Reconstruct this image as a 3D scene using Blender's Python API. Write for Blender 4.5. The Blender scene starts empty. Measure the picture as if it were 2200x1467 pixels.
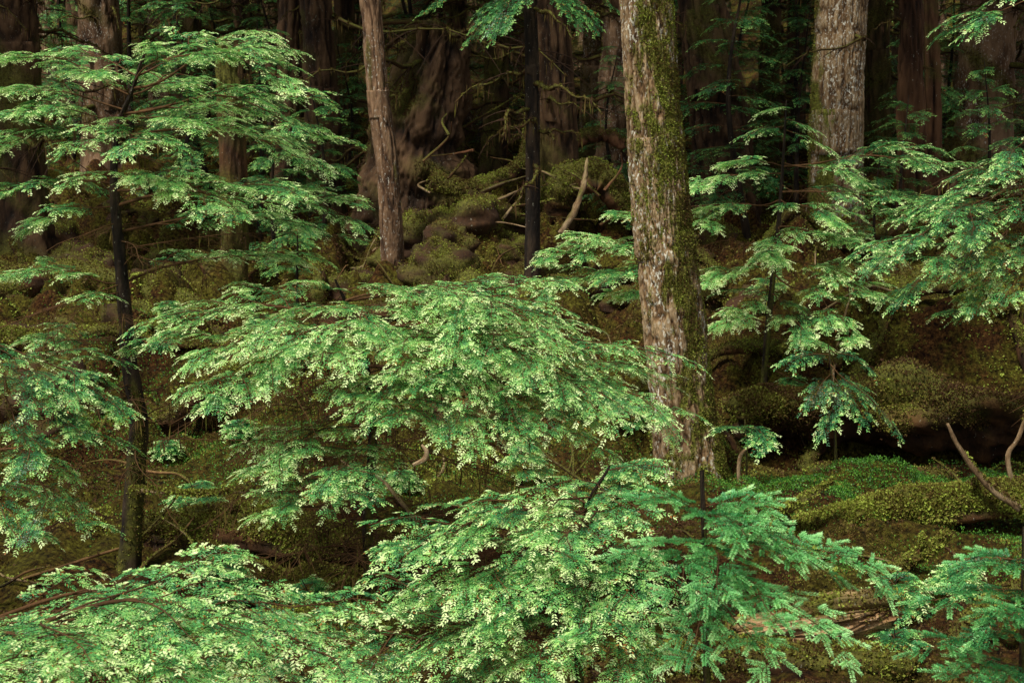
import bpy, math, numpy as np
from mathutils import Vector
rng = np.random.default_rng(11)
UP = np.array([0., 0., 1.])
# ------------------------------------------------------------------ survey helper
K = 0.72 / 2200; PITCH = math.radians(11.0); CAM = np.array([0., 0., 3.2])
def sight(u, v, d):
    a = (u - 1100) * K; b = (733 - v) * K
    y = math.cos(PITCH) + b * math.sin(PITCH); z = -math.sin(PITCH) + b * math.cos(PITCH)
    t = d / y
    return CAM + np.array([a * t, d, z * t])
# ------------------------------------------------------------------ noise
TAB = np.random.default_rng(3).random((256, 256))
def vn(x, y, seed=0, per=None):
    x = np.asarray(x, float) ; y = np.asarray(y, float)
    xi = np.floor(x).astype(int); yi = np.floor(y).astype(int)
    fx = x - xi; fy = y - yi
    fx = fx * fx * (3 - 2 * fx); fy = fy * fy * (3 - 2 * fy)
    x0 = xi; x1 = xi + 1
    if per: x0 = x0 % per; x1 = x1 % per
    def h(a, b): return TAB[(a + seed * 37) % 256, (b + seed * 91) % 256]
    return (h(x0, yi) * (1 - fx) + h(x1, yi) * fx) * (1 - fy) + (h(x0, yi + 1) * (1 - fx) + h(x1, yi + 1) * fx) * fy
def fbm(x, y, seed=0, o=4):
    s = 0; a = .5; f = 1
    for i in range(o):
        s = s + a * vn(x * f, y * f, seed + i); a *= .5; f *= 2.03
    return s
PY = [-60, 0, 5, 7.5, 10, 11, 14, 18, 25, 30, 40, 60, 90, 150, 260]
PZ = [-.5, .5, .55, .5, .28, .4, .62, .72, .95, 1.2, 1.7, 4.0, 10, 21, 30]
def ground(x, y):
    x = np.asarray(x, float); y = np.asarray(y, float)
    z = np.interp(y, PY, PZ)
    far = np.clip((y - 9.5) / 4, 0, 1)
    wx = x + .5 * fbm(x * 1.3, y * 1.3, 11, 2); wy = y + .5 * fbm(x * 1.3 + 7, y * 1.3, 12, 2)
    b1 = np.abs(vn(wx * .6 + 9, wy * .5, 1) * 2 - 1)
    b2 = np.abs(vn(wx * 1.35, wy * 1.2 + 5, 2) * 2 - 1)
    b3 = np.abs(vn(wx * 3.3, wy * 3.0, 3) * 2 - 1)
    z = z + (.1 + .5 * far) * (b1 - .4) + (.14 + .55 * far) * (b2 - .4) + (.1 + .27 * far) * (b3 - .4)
    z = z + .1 * (fbm(x * 8, y * 8, 5, 3) - .5)
    m = np.clip((x - 1.6) / .6, 0, 1)
    z = z + m * .5 * np.exp(-((y - 12.6) / .75) ** 2) - m * .55 * np.exp(-((y - 11.05) / .6) ** 2)
    z = z + m * .6 * np.exp(-((x - 5.2) / 1.0) ** 2 - ((y - 14) / 1.1) ** 2) + m * .55 * np.exp(-((x - 3.3) / 1.1) ** 2 - ((y - 13.3) / 1.0) ** 2)
    z = z + m * .5 * np.exp(-((x - 6.2) / 1.3) ** 2 - ((y - 16.5) / 1.3) ** 2)
    return z
def gpt(u, d, dz=0):
    p = sight(u, 733, d); return np.array([p[0], d, float(ground(p[0], d)) + dz])
# ------------------------------------------------------------------ geometry
def nrm(a):
    return a / (np.linalg.norm(a, axis=-1, keepdims=True) + 1e-9)
class Geo:
    def __init__(s): s.V = []; s.F = []; s.T = []; s.M = []; s.n = 0
    def add(s, V, F, T, M=None):
        V = V.reshape(-1, 3); s.V.append(V); s.F.append(F.reshape(-1, 4) + s.n)
        s.T.append(np.broadcast_to(np.asarray(T, float), (len(V),)).ravel())
        s.M.append(np.zeros(len(V)) if M is None else np.broadcast_to(M, (len(V),)).ravel()); s.n += len(V)
    def mesh(s, name, mat, base, smooth=False):
        V = (np.concatenate(s.V) - base).astype(np.float32); F = np.concatenate(s.F).astype(np.int32)
        me = bpy.data.meshes.new(name)
        me.vertices.add(len(V)); me.vertices.foreach_set("co", V.ravel())
        me.loops.add(F.size); me.loops.foreach_set("vertex_index", F.ravel())
        me.polygons.add(len(F)); me.polygons.foreach_set("loop_start", np.arange(0, F.size, 4, dtype=np.int32))
        try: me.polygons.foreach_set("loop_total", np.full(len(F), 4, np.int32))
        except Exception: pass
        me.polygons.foreach_set("use_smooth", np.full(len(F), smooth))
        for nm, arr in (("tint", s.T), ("moss", s.M)):
            at = me.attributes.new(nm, 'FLOAT', 'POINT'); at.data.foreach_set("value", np.concatenate(arr).astype(np.float32))
        me.materials.append(mat); me.update(calc_edges=True)
        return me
COL = bpy.context.scene.collection
def thing(name, label, cat, base, parts, group=None):
    base = np.asarray(base, float)
    e = bpy.data.objects.new(name, None); e.location = base; e.empty_display_size = .2; COL.objects.link(e)
    e["label"] = label; e["category"] = cat
    if group: e["group"] = group
    for pn, g, mat, sm in parts:
        if g.n == 0: continue
        o = bpy.data.objects.new(pn, g.mesh(pn, mat, base, sm)); o.parent = e; COL.objects.link(o)
    return e
def single(name, label, cat, base, g, mat, sm=True, group=None, kind=None):
    base = np.asarray(base, float)
    o = bpy.data.objects.new(name, g.mesh(name, mat, base, sm)); o.location = base; COL.objects.link(o)
    o["label"] = label; o["category"] = cat
    if group: o["group"] = group
    if kind: o["kind"] = kind
    return o
def copy_thing(e, loc, rz, sc):
    c = e.copy(); c.location = loc; c.rotation_euler = (0, 0, rz); c.scale = (sc, sc, sc); COL.objects.link(c)
    for ch in e.children:
        k = ch.copy(); k.parent = c; COL.objects.link(k)
    return c
def catmull(P, n):
    P = np.asarray(P, float); Q = np.vstack([2 * P[0] - P[1], P, 2 * P[-1] - P[-2]])
    t = np.linspace(0, len(P) - 1 - 1e-6, n); i = t.astype(int); f = (t - i)[:, None]
    a, b, c, d = Q[i], Q[i + 1], Q[i + 2], Q[i + 3]
    return .5 * (2 * b + (c - a) * f + (2 * a - 5 * b + 4 * c - d) * f ** 2 + (3 * b - a - 3 * c + d) * f ** 3)
def tube(g, P, R, seg=8, amp=0., nth=12, nz=4., seed=0, cap=False, flare=0., mossf=None, lump=0., tint=None, jag=.8):
    P = np.asarray(P, float); n = len(P); R = np.broadcast_to(np.asarray(R, float), (n,)).copy()
    T = nrm(np.gradient(P, axis=0)); main = P[-1] - P[0]
    ref = np.array([1., 0, 0]) if abs(main[2]) > .6 * np.linalg.norm(main) else UP
    A = nrm(ref - (T @ ref)[:, None] * T); B = np.cross(T, A)
    s = np.concatenate([[0], np.cumsum(np.linalg.norm(np.diff(P, axis=0), axis=1))])
    th = np.linspace(0, 2 * np.pi, seg, endpoint=False); TH, S = np.meshgrid(th, s)
    c = TH / (2 * np.pi)
    rid = np.full(TH.shape, .5); rr = R[:, None] * np.ones_like(TH)
    if flare:
        lob = .55 + .45 * np.cos(5 * TH + seed) * (.5 + .5 * np.cos(2 * TH + seed * 2))
        rr = rr * (1 + flare * np.exp(-S / (R[0] * 1.3)) * lob)
    if lump: rr = rr * (1 + lump * (vn(c * 6, S * 1.6, seed + 7, 6) - .5) + lump * .6 * (vn(c * 12, S * 4, seed + 8, 12) - .5))
    if amp:
        r1 = 1 - np.abs(vn(c * nth + .8 * vn(c * nth, S * nz * .7, seed + 3, nth), S * nz, seed, nth) * 2 - 1)
        r2 = vn(c * nth * 3, S * nz * 3.5, seed + 1, nth * 3)
        r3 = vn(c * nth * 6, S * nz * 9, seed + 2, nth * 6)
        rid = np.clip(1.15 - r1 ** 2 * 1.0 + (r2 - .5) * .6 + (r3 - .5) * .5, 0, 1.3)
        rr = rr + amp * (rid - .6)
    dirs = np.cos(TH)[..., None] * A[:, None] + np.sin(TH)[..., None] * B[:, None]
    V = P[:, None] + dirs * rr[..., None]
    mo = np.zeros(TH.shape)
    if mossf is not None: mo = mossf(dirs, c, S, V)
    if tint is not None: rid = rid * 0 + tint
    if cap:
        je = (vn(c[0] * 14, c[0] * 0 + 3.3, seed + 4, 14) - .5)[:, None] * jag * R[-1] * 1.6
        V[-1] += je * T[-1]; V[-2] += je * T[-1] * .6; V[0] -= je * T[0]; V[1] -= je * T[0] * .6
        e = P[-1] + T[-1] * R[-1] * .15; w = (rng.random(seg) - .5)[:, None] * T[-1] * R[-1] * jag
        V = np.vstack([V, (e + (V[-1] - P[-1]) * .6 + w)[None], (e + (V[-1] - P[-1]) * .02)[None]])
        e = P[0] - T[0] * R[0] * .15
        V = np.vstack([(e + (V[0] - P[0]) * .02)[None], (e + (V[0] - P[0]) * .6 - w)[None], V])
        rid = np.vstack([rid[:1] * 0 + .5] * 2 + [rid] + [rid[:1] * 0 + .5] * 2); mo = np.vstack([mo[:1] * .8] * 2 + [mo] + [mo[-1:] * .8] * 2)
        dirs = np.vstack([dirs[:1]] * 2 + [dirs] + [dirs[-1:]] * 2)
    m = V.shape[0]; i = np.arange(m - 1)[:, None] * seg; j = np.arange(seg)[None]; j2 = (j + 1) % seg
    F = np.stack([i + j, i + j2, i + seg + j2, i + seg + j], -1)
    g.add(V, F, rid.ravel(), mo.ravel())
    return V.reshape(-1, 3), dirs.reshape(-1, 3), mo.ravel()
def tufts(g, P, N, size, tint, blades=3, spread=.9, wid=.35):
    n = len(P)
    if n == 0: return
    P = np.repeat(P, blades, 0); N = np.repeat(N, blades, 0); t = np.repeat(np.broadcast_to(tint, (n,)), blades)
    sz = np.repeat(np.broadcast_to(size, (n,)), blades) * rng.uniform(.5, 1.3, n * blades)
    D = nrm(N + rng.normal(0, spread, P.shape)); D = nrm(D + N * .3)
    W = nrm(np.cross(D, rng.normal(0, 1, P.shape)))
    sz = sz[:, None]
    V = np.stack([P - D * sz * .15, P + D * sz * .5 + W * sz * wid, P + D * sz, P + D * sz * .5 - W * sz * wid], 1)
    F = np.arange(len(P) * 4).reshape(-1, 4)
    g.add(V, F, np.repeat(np.clip(t + rng.normal(0, .12, len(t)), 0, 1), 4))
def moss_on(g, surf, n, size, thr=.4, lo=.15, hi=.85, J=.02):
    V, N, mo = surf; ok = np.where(mo > thr)[0]
    if len(ok) == 0: return
    i = rng.choice(ok, n); j = rng.normal(0, J, (n, 3)); P = V[i] + j - (j * N[i]).sum(1, keepdims=True) * N[i] * .9
    cl = fbm(P[:, 0] * 5 + P[:, 1] * 3, P[:, 2] * 5, 61, 3)
    tufts(g, P, N[i], size * rng.uniform(.5, 1.4, n), np.clip(rng.uniform(lo, hi, n) + (cl - .45) * 1.2, 0, 1))
def topmoss(bias=.0, sc=3.):
    sd = int(rng.integers(50))
    def f(d, c, S, V): return np.clip((d[..., 2] * .7 + bias + (fbm(V[..., 0] * sc + V[..., 2] * sc, V[..., 1] * sc + V[..., 2], sd, 3) - .45) * 2.2) * 1.5 + .3, 0, 1)
    return f
# ------------------------------------------------------------------ foliage
class Tw:
    def __init__(s): s.O = []; s.D = []; s.N = []; s.L = []; s.T = []; s.Fr = []
    def add(s, O, D, N, L, T, Fr): s.O.append(O); s.D.append(D); s.N.append(N); s.L.append(L); s.T.append(T); s.Fr.append(Fr)
def needles(g, tw, nl, nw, M, radial=False, newgrowth=.56):
    if not tw.O: return
    O = np.concatenate(tw.O); D = nrm(np.concatenate(tw.D)); N = nrm(np.concatenate(tw.N)); L = np.concatenate(tw.L); T = np.concatenate(tw.T); Fr = np.concatenate(tw.Fr)
    n = len(O); S = np.cross(D, N)
    fresh = (rng.random(n) < .1 + .85 * Fr) * rng.uniform(.45, 1.0, n) * (.4 + .6 * Fr)
    dirs = [(1, 0), (-1, 0)] if not radial else [(1, 0), (-1, 0), (.7, .7), (-.7, .7), (0, 1)]
    jit = .05 if radial else .11; dr = .05 if radial else .2
    s = (np.arange(M) + .6) / M
    for (a, b) in dirs:
        s_ = s[None] + rng.uniform(-.3, .3, (n, M)) / M
        P = O[:, None] + D[:, None] * (L[:, None] * s_)[..., None] - UP * (L[:, None] * dr * s_ ** 2)[..., None]
        d = nrm(S[:, None] * a * .9 + N[:, None] * b * .85 + D[:, None] * (.3 + .5 * s_[..., None]) + rng.normal(0, jit, (n, M, 3)))
        fr = fresh[:, None] * np.clip(s_ * 2.4 - .8, 0, 1)
        l = nl * rng.uniform(.75, 1.1, (n, M)) * (1.05 - .3 * s_ + .3 * fr)
        W = nrm(np.cross(d, N[:, None] + rng.normal(0, .25, (n, M, 3)))) * (nw * (.5 + .35 * fr))[..., None]
        l = l[..., None]
        V = np.stack([P, P + d * l * .45 + W, P + d * l - UP * l * .1, P + d * l * .45 - W], 2)
        t = np.clip(T[:, None] + newgrowth * fr + rng.normal(0, .05, (n, M)), .09, 1)
        t = np.where(rng.random((n, M)) < .03, 0., t)
        g.add(V, np.arange(n * M * 4).reshape(-1, 4), np.repeat(t.ravel(), 4))
def axis_(start, end, arch):
    L = np.linalg.norm(end - start); hz = nrm(np.cross(end - start, UP)); me = rng.normal(0, .06) * L; up0 = rng.normal(0, .018) * L
    return L, (lambda t: start + (end - start) * t[:, None] + UP * (arch * L * np.sin(np.pi * np.clip(t, 0, 1.1) ** 1.15) + up0 * np.sin(t * 9))[:, None] + hz * (me * np.sin(t * 5))[:, None])
def bough(tw, wood, start, end, arch=.1, width=.27, sp=.07, tsp=.036, tl=.066, tint=.35, droop=.09, r=None, bare=.14):
    start = np.asarray(start, float); end = np.asarray(end, float)
    L, f = axis_(start, end, arch); n = max(7, int(L / .08)); t = np.linspace(0, 1, n); P = f(t)
    if wood is not None: tube(wood, P, np.linspace(r or max(.003, L * .007), .0012, n), 5, tint=.4)
    nb = max(4, int(L * (1 - bare) / sp)) * 2
    tk = bare + (1 - bare) * (np.arange(nb) + rng.uniform(0, .8, nb)) / nb; tk = np.clip(tk, .01, .985)
    PK = f(tk); TK = nrm(f(tk + .015) - f(tk - .01)); roll = rng.normal(0, .14)
    SK = nrm(np.cross(TK, UP) + UP * roll); NK = np.cross(SK, TK)
    vig = rng.uniform(.3, 1.15, nb) ; lw = rng.uniform(.75, 1.2, 2)
    for k in range(nb):
        x = (tk[k] - bare) / (1 - bare)
        l = width * L * ((1 - x) ** .7 * .95 + .08) * min(1, .4 + x * 3.) * vig[k] * lw[k % 2]
        if l < tsp: l = tsp * 1.2
        sg = 1 if k % 2 else -1; a = rng.uniform(.7, 1.05)
        d = nrm(TK[k] * math.cos(a) + SK[k] * sg * math.sin(a) + NK[k] * rng.normal(.02, .07)); s2 = nrm(np.cross(d, NK[k])); up = np.cross(s2, d)
        m = max(2, int(l / tsp)); ss = (np.arange(m) + rng.uniform(.2, .8, m)) / m
        dr = droop * rng.uniform(.4, 1.6)
        pos = lambda q: PK[k] + d * (l * q)[:, None] - UP * (l * dr * q ** 2)[:, None]
        if wood is not None and l > .06:
            tube(wood, pos(np.linspace(0, 1, 4)), [max(.0012, l * .006)] * 3 + [.0007], 3, tint=.4)
        if tw is None: continue
        pp = pos(ss); dd = d - UP * (2 * dr * ss)[:, None]
        tt = tint + .2 * (ss - .5) + .1 * (x - .5) + rng.normal(0, .05)
        fr = np.clip(ss * .9 + x * .4 - .25, 0, 1)
        for q in (1, -1):
            b = rng.uniform(.6, .95, m)[:, None]
            tw.add(pp, dd * np.cos(b) + s2 * q * np.sin(b) + rng.normal(0, .07, (m, 3)), np.tile(up, (m, 1)), tl * (.6 + .6 * (1 - ss)) * rng.uniform(.6, 1.2, m), tt, fr)
        tw.add(pos(np.array([1.])), (d - UP * 2 * dr)[None], up[None], np.array([tl]), np.array([tint + .15]), np.array([1.]))
def limb(tw, wood, start, end, arch, nsub, tint, wsub=.34, kw={}):
    start = np.asarray(start, float); end = np.asarray(end, float); L, f = axis_(start, end, arch); n = max(8, int(L / .07))
    tube(wood, f(np.linspace(0, 1, n)), np.linspace(max(.004, L * .008), .002, n), 6, tint=.4)
    tk = np.linspace(.25, .93, nsub) + rng.normal(0, .04, nsub); tk = np.clip(tk, .1, .97); PK = f(tk); TK = nrm(f(tk + .02) - f(tk - .02)); s0 = rng.integers(2)
    for k in range(nsub):
        t = float(tk[k]); S = nrm(np.cross(TK[k], UP)); sg = 1 if (k + s0) % 2 else -1; a = rng.uniform(.4, .95)
        l = L * (.46 * (1 - t) ** .6 + .16) * min(1., .6 + t) * rng.uniform(.6, 1.2)
        d = TK[k] * math.cos(a) + S * sg * math.sin(a); d[2] = d[2] * .6 + rng.normal(.0, .07); d = nrm(d)
        bough(tw, wood, PK[k], PK[k] + d * l, rng.uniform(.02, .12), wsub * rng.uniform(.8, 1.2), tint=tint + rng.normal(0, .06), bare=.08, **kw)
    p0 = f(np.array([.7]))[0]; bough(tw, wood, p0, end, .05, wsub * 1.1, tint=tint + .04, bare=.02, **kw)
HEM = dict(nl=.0165, nw=.0046, M=7)
def sapling(name, label, trunk, boughs, tint=.35, extra=0, kw=None, nk=None, radial=False, mats=None, group=None, cat="tree", jit=.16, dead=0, deadL=.7, width=.28, arch=.08, sub=0, wsub=.34):
    kw = kw or {}; nk = nk or HEM
    pts = np.array([sight(u, v, d) for u, v, d, r in trunk]); rad = np.array([r for *_, r in trunk])
    x, y = pts[0, :2]; pts[0, 2] = float(ground(x, y)) - .03
    n = 90; P = catmull(pts, n); R = np.interp(np.linspace(0, 1, n), np.linspace(0, 1, len(rad)), rad)
    tr = Geo(); wd = Geo(); fo = Geo(); ms = Geo(); tw = Tw()
    surf = tube(tr, P, R, 20, amp=.006 if rad[0] > .03 else .002, nth=8, nz=7, seed=4, flare=.5, mossf=lambda d, c, S, V: np.clip(1.0 - S * 1.1 + (vn(c * 5, S * 3, 4, 5) - .5) * 3, 0, 1))
    if rad[0] > .03: moss_on(ms, surf, 1300, .008, lo=0, hi=.6, J=.012)
    for b in boughs:
        f, tip = b[0], b[1]; ar = b[2] if len(b) > 2 else arch; w = b[3] if len(b) > 3 else width
        i = min(n - 1, int(f * (n - 1))); e = sight(*tip); L = np.linalg.norm(e - P[i])
        if sub and L > .45:
            limb(tw, wd, P[i], e, ar * rng.uniform(.7, 1.3), max(3, int(sub * L ** .7)), tint + rng.normal(0, .04), kw=kw, wsub=wsub)
        else: bough(tw, wd, P[i], e, ar * rng.uniform(.7, 1.3), w * rng.uniform(.85, 1.15), tint=tint + rng.normal(0, .05), **kw)
    for q in range(dead):
        i = int(rng.uniform(.1, .78) * n); a = rng.uniform(0, 6.28); L = deadL * rng.uniform(.4, 1.15)
        e = P[i] + np.array([math.cos(a), math.sin(a), rng.uniform(-.35, .1)]) * L
        bough(None, wd, P[i], e, .05, .4, sp=.06, droop=.3, r=.004)
        k = int(26 * L / .7); t = rng.uniform(.2, 1, (k, 1)); pp = P[i] + (e - P[i]) * t + UP * .05 * L * np.sin(np.pi * t) + rng.normal(0, .012, (k, 3))
        tufts(ms, pp, np.tile(-UP, (k, 1)), rng.uniform(.02, .09, k), rng.uniform(.0, .5, k), 1, .12, .05)
    needles(fo, tw, radial=radial, **nk)
    m = mats or (M_SAPBARK, M_TWIG, M_HEM)
    return thing(name, label, cat, pts[0], [("trunk", tr, m[0], True), ("branches", wd, m[1], True), ("crown", fo, m[2], False), ("moss", ms, M_MOSSTUFT, False)], group)
# ------------------------------------------------------------------ materials
def newmat(name):
    m = bpy.data.materials.new(name); m.use_nodes = True; nt = m.node_tree
    for n in list(nt.nodes): nt.nodes.remove(n)
    out = nt.nodes.new("ShaderNodeOutputMaterial"); return m, nt, out
def N_(nt, t, **k):
    n = nt.nodes.new(t)
    for a, b in k.items():
        if a in n.inputs: n.inputs[a].default_value = b
        else: setattr(n, a, b)
    return n
def ramp(nt, src, stops):
    r = nt.nodes.new("ShaderNodeValToRGB"); el = r.color_ramp.elements
    while len(el) < len(stops): el.new(.5)
    for e, (p, c) in zip(el, stops): e.position = p; e.color = (*c, 1) if len(c) == 3 else c
    nt.links.new(src, r.inputs[0]); return r.outputs[0]
def mix(nt, fac, a, b):
    m = nt.nodes.new("ShaderNodeMix"); m.data_type = 'RGBA'
    for s, v in ((0, fac), (6, a), (7, b)):
        if hasattr(v, "links"): nt.links.new(v, m.inputs[s])
        else: m.inputs[s].default_value = v if s == 0 else (*v, 1)
    return m.outputs[2]
def math_(nt, op, a, b=0.):
    m = nt.nodes.new("ShaderNodeMath"); m.operation = op
    for s, v in ((0, a), (1, b)):
        if hasattr(v, "links"): nt.links.new(v, m.inputs[s])
        else: m.inputs[s].default_value = v
    return m.outputs[0]
def noise(nt, scale, sc=(1, 1, 1), detail=5, rough=.6):
    tc = nt.nodes.new("ShaderNodeTexCoord"); mp = nt.nodes.new("ShaderNodeMapping"); mp.inputs['Scale'].default_value = sc
    nt.links.new(tc.outputs['Object'], mp.inputs[0]); n = N_(nt, "ShaderNodeTexNoise", Scale=scale, Detail=detail, Roughness=rough)
    nt.links.new(mp.outputs[0], n.inputs['Vector']); return n.outputs['Fac']
def attr(nt, nm):
    a = nt.nodes.new("ShaderNodeAttribute"); a.attribute_name = nm; return a.outputs['Fac']
GOLD = (.38, .17, .04)
def leafmat(name, stops, rough=.4, trans=.3, gold=True):
    m, nt, out = newmat(name)
    f = attr(nt, "tint")
    if gold: stops = [(0, GOLD), (.05, GOLD)] + stops
    c = ramp(nt, f, stops)
    p = N_(nt, "ShaderNodeBsdfPrincipled", Roughness=rough); nt.links.new(c, p.inputs['Base Color'])
    p.inputs['Specular IOR Level'].default_value = .5
    tr = nt.nodes.new("ShaderNodeBsdfTranslucent"); nt.links.new(c, tr.inputs[0])
    ms = nt.nodes.new("ShaderNodeMixShader"); ms.inputs[0].default_value = trans
    nt.links.new(p.outputs[0], ms.inputs[1]); nt.links.new(tr.outputs[0], ms.inputs[2]); nt.links.new(ms.outputs[0], out.inputs[0]); return m
def barkmat(name, dark, mid, light, lichen=.5, lcol=(.5, .48, .38), mosscols=((.02, .018, .003), (.14, .14, .02)), vs=.25, fs=16, bump=.9):
    m, nt, out = newmat(name)
    n1 = noise(nt, fs, (1, 1, vs), 8, .75); t = attr(nt, "tint")
    f = math_(nt, 'ADD', math_(nt, 'MULTIPLY', n1, .7), math_(nt, 'MULTIPLY', t, .38))
    c = ramp(nt, f, [(.3, dark), (.55, mid), (.82, light)])
    big = ramp(nt, noise(nt, 2.2, (1, 1, .5), 3), [(.35, (.5, .45, .4)), (.65, (1.1, 1.05, 1.))])
    mm = nt.nodes.new("ShaderNodeMix"); mm.data_type = 'RGBA'; mm.blend_type = 'MULTIPLY'; mm.inputs[0].default_value = .8
    nt.links.new(c, mm.inputs[6]); nt.links.new(big, mm.inputs[7]); c = mm.outputs[2]
    if lichen > 0:
        l = ramp(nt, noise(nt, 42, (1, 1, .55), 4, .65), [(.68 - lichen * .12, (0, 0, 0)), (.72 - lichen * .12, (1, 1, 1))])
        l2 = math_(nt, 'MULTIPLY', l, ramp(nt, noise(nt, 3.1, (1, 1, .6), 3), [(.4, (0, 0, 0)), (.6, (1, 1, 1))]))
        c = mix(nt, l2, c, lcol)
    mc = ramp(nt, noise(nt, 45, detail=6), [(.3, mosscols[0]), (.7, mosscols[1])])
    c = mix(nt, attr(nt, "moss"), c, mc)
    p = N_(nt, "ShaderNodeBsdfPrincipled", Roughness=.85); nt.links.new(c, p.inputs['Base Color']); p.inputs['Specular IOR Level'].default_value = .25
    b = N_(nt, "ShaderNodeBump", Strength=bump, Distance=.015); nt.links.new(noise(nt, 40, (1, 1, vs * 1.6), 8, .7), b.inputs['Height']); nt.links.new(b.outputs[0], p.inputs['Normal'])
    nt.links.new(p.outputs[0], out.inputs[0]); return m
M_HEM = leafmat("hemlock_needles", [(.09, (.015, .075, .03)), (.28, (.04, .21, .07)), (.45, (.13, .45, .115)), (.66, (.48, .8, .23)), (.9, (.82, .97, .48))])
M_HEMDARK = leafmat("shaded_hemlock_needles", [(.1, (.012, .05, .015)), (.35, (.03, .16, .045)), (.6, (.09, .32, .08)), (.9, (.3, .52, .13))])  # darker copy of the hemlock needles, understory shade put into the colour
M_SPR = leafmat("spruce_needles", [(.1, (.02, .12, .04)), (.35, (.07, .34, .1)), (.6, (.24, .62, .2)), (.9, (.55, .88, .4))])
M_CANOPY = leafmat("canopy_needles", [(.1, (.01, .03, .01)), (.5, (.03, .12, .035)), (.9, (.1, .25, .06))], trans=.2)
M_MOSSTUFT = leafmat("moss_tufts", [(.05, (.075, .03, .008)), (.3, (.13, .085, .013)), (.55, (.2, .18, .024)), (.95, (.38, .48, .065))], .8, .3, gold=False)
M_CLOVER = leafmat("clover_leaves", [(.1, (.02, .08, .01)), (.5, (.08, .26, .025)), (.9, (.22, .5, .06))], .5, .3, gold=False)
M_SAPBARK = barkmat("sapling_bark", (.006, .004, .003), (.02, .013, .008), (.06, .04, .024), .2)
M_TWIG = barkmat("twig_bark", (.04, .02, .008), (.13, .065, .025), (.28, .16, .07), 0)
M_MAIN = barkmat("flaky_bark", (.025, .012, .005), (.17, .1, .045), (.38, .28, .16), 1.1, (.62, .6, .5), fs=34, bump=.6, mosscols=((.03, .03, .004), (.2, .21, .03)))
M_GREY = barkmat("lichen_bark", (.02, .01, .006), (.13, .072, .038), (.3, .19, .11), .8, (.5, .46, .38), fs=20)
M_RED = barkmat("red_bark", (.02, .007, .003), (.13, .055, .026), (.3, .14, .07), .35, (.45, .4, .3))
M_DARK = barkmat("dark_bark", (.006, .003, .002), (.05, .026, .012), (.14, .08, .04), .4, (.2, .19, .14))
M_SNAG = barkmat("snag_wood", (.01, .004, .002), (.065, .03, .014), (.16, .08, .038), .1, vs=.08)
M_BROKEN = barkmat("broken_wood", (.07, .033, .013), (.26, .145, .062), (.52, .35, .19), .4, vs=1.)
M_PALE = barkmat("bare_dead_wood", (.08, .045, .02), (.26, .17, .09), (.48, .36, .22), .3)
M_LOG = barkmat("rotting_log", (.01, .005, .002), (.045, .021, .008), (.12, .055, .02), .1)
def groundmat():
    m, nt, out = newmat("forest_floor")
    a = noise(nt, 1.5, detail=8, rough=.75); b = noise(nt, 26, detail=8, rough=.78)
    moss = ramp(nt, b, [(.38, (.01, .007, .002)), (.5, (.08, .066, .009)), (.7, (.24, .24, .032))])
    lit = ramp(nt, b, [(.4, (.008, .003, .002)), (.54, (.08, .034, .01)), (.72, (.28, .14, .04))])
    c = mix(nt, ramp(nt, a, [(.45, (0, 0, 0)), (.56, (1, 1, 1))]), moss, lit)
    p = N_(nt, "ShaderNodeBsdfPrincipled", Roughness=.95); nt.links.new(c, p.inputs['Base Color']); p.inputs['Specular IOR Level'].default_value = .1
    bp = N_(nt, "ShaderNodeBump", Strength=1., Distance=.07); nt.links.new(b, bp.inputs['Height']); nt.links.new(bp.outputs[0], p.inputs['Normal'])
    nt.links.new(p.outputs[0], out.inputs[0]); return m
ys = np.concatenate([np.linspace(-60, 3, 25)[:-1], 3 * (40 / 3) ** np.linspace(0, 1, 600), np.linspace(40, 260, 60)[1:]])
sx = np.concatenate([-np.geomspace(12, 1.05, 25), np.linspace(-1, 1, 560), np.geomspace(1.05, 12, 25)])
YY, SX = np.meshgrid(ys, sx, indexing='ij'); XX = SX * (2 + .42 * np.clip(YY, 3, 60))
g = Geo(); nr, nc = XX.shape; i = np.arange(nr - 1)[:, None] * nc; j = np.arange(nc - 1)[None]
g.add(np.stack([XX, YY, ground(XX, YY)], -1), np.stack([i + j, i + j + 1, i + nc + j + 1, i + nc + j], -1), .5)
single("ground", "mossy hummocky forest floor rising gently uphill", "ground", (0, 0, 0), g, groundmat(), True, kind="structure")
def carpet(n, y0, y1, seed, dens, tintf, size, blades):
    g = Geo()
    yy = y0 * (y1 / y0) ** rng.random(n); xx = rng.uniform(-1, 1, n) * (.6 + .4 * yy)
    keep = fbm(xx * 1.6, yy * 1.6, seed, 5) + rng.normal(0, .03, n) > dens; xx, yy = xx[keep], yy[keep]; zz = ground(xx, yy)
    e = .05; gx = (ground(xx + e, yy) - zz) / e; gy = (ground(xx, yy + e) - zz) / e
    nn = nrm(np.stack([-gx, -gy, np.ones_like(gx)], -1))
    tufts(g, np.stack([xx, yy, zz], -1), nn, size * (yy / 8) ** .9 * rng.uniform(.5, 1.4, len(xx)), tintf(xx, yy), blades, .8)
    return g
g = carpet(440000, 5.2, 28, 21, .43, lambda x, y: np.clip(.13 + 2.1 * (fbm(x * 1.7, y * 1.7, 33, 5) - .36), .02, .95), .012, 2)
single("moss_carpet", "olive and brown moss covering the forest floor", "moss", (0, 0, 0), g, M_MOSSTUFT, False, kind="stuff")
g = Geo(); n = 60000
xx = np.concatenate([rng.normal(2.6, 1.1, n), rng.normal(-2.6, 1.6, 26000), rng.normal(3.3, .9, 26000), rng.normal(-3.8, 1.8, 20000)]); yy = np.concatenate([rng.normal(9.4, .5, n), rng.normal(10.5, 1., 26000), rng.normal(7.5, .4, 26000), rng.normal(13, 1., 20000)])
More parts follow.
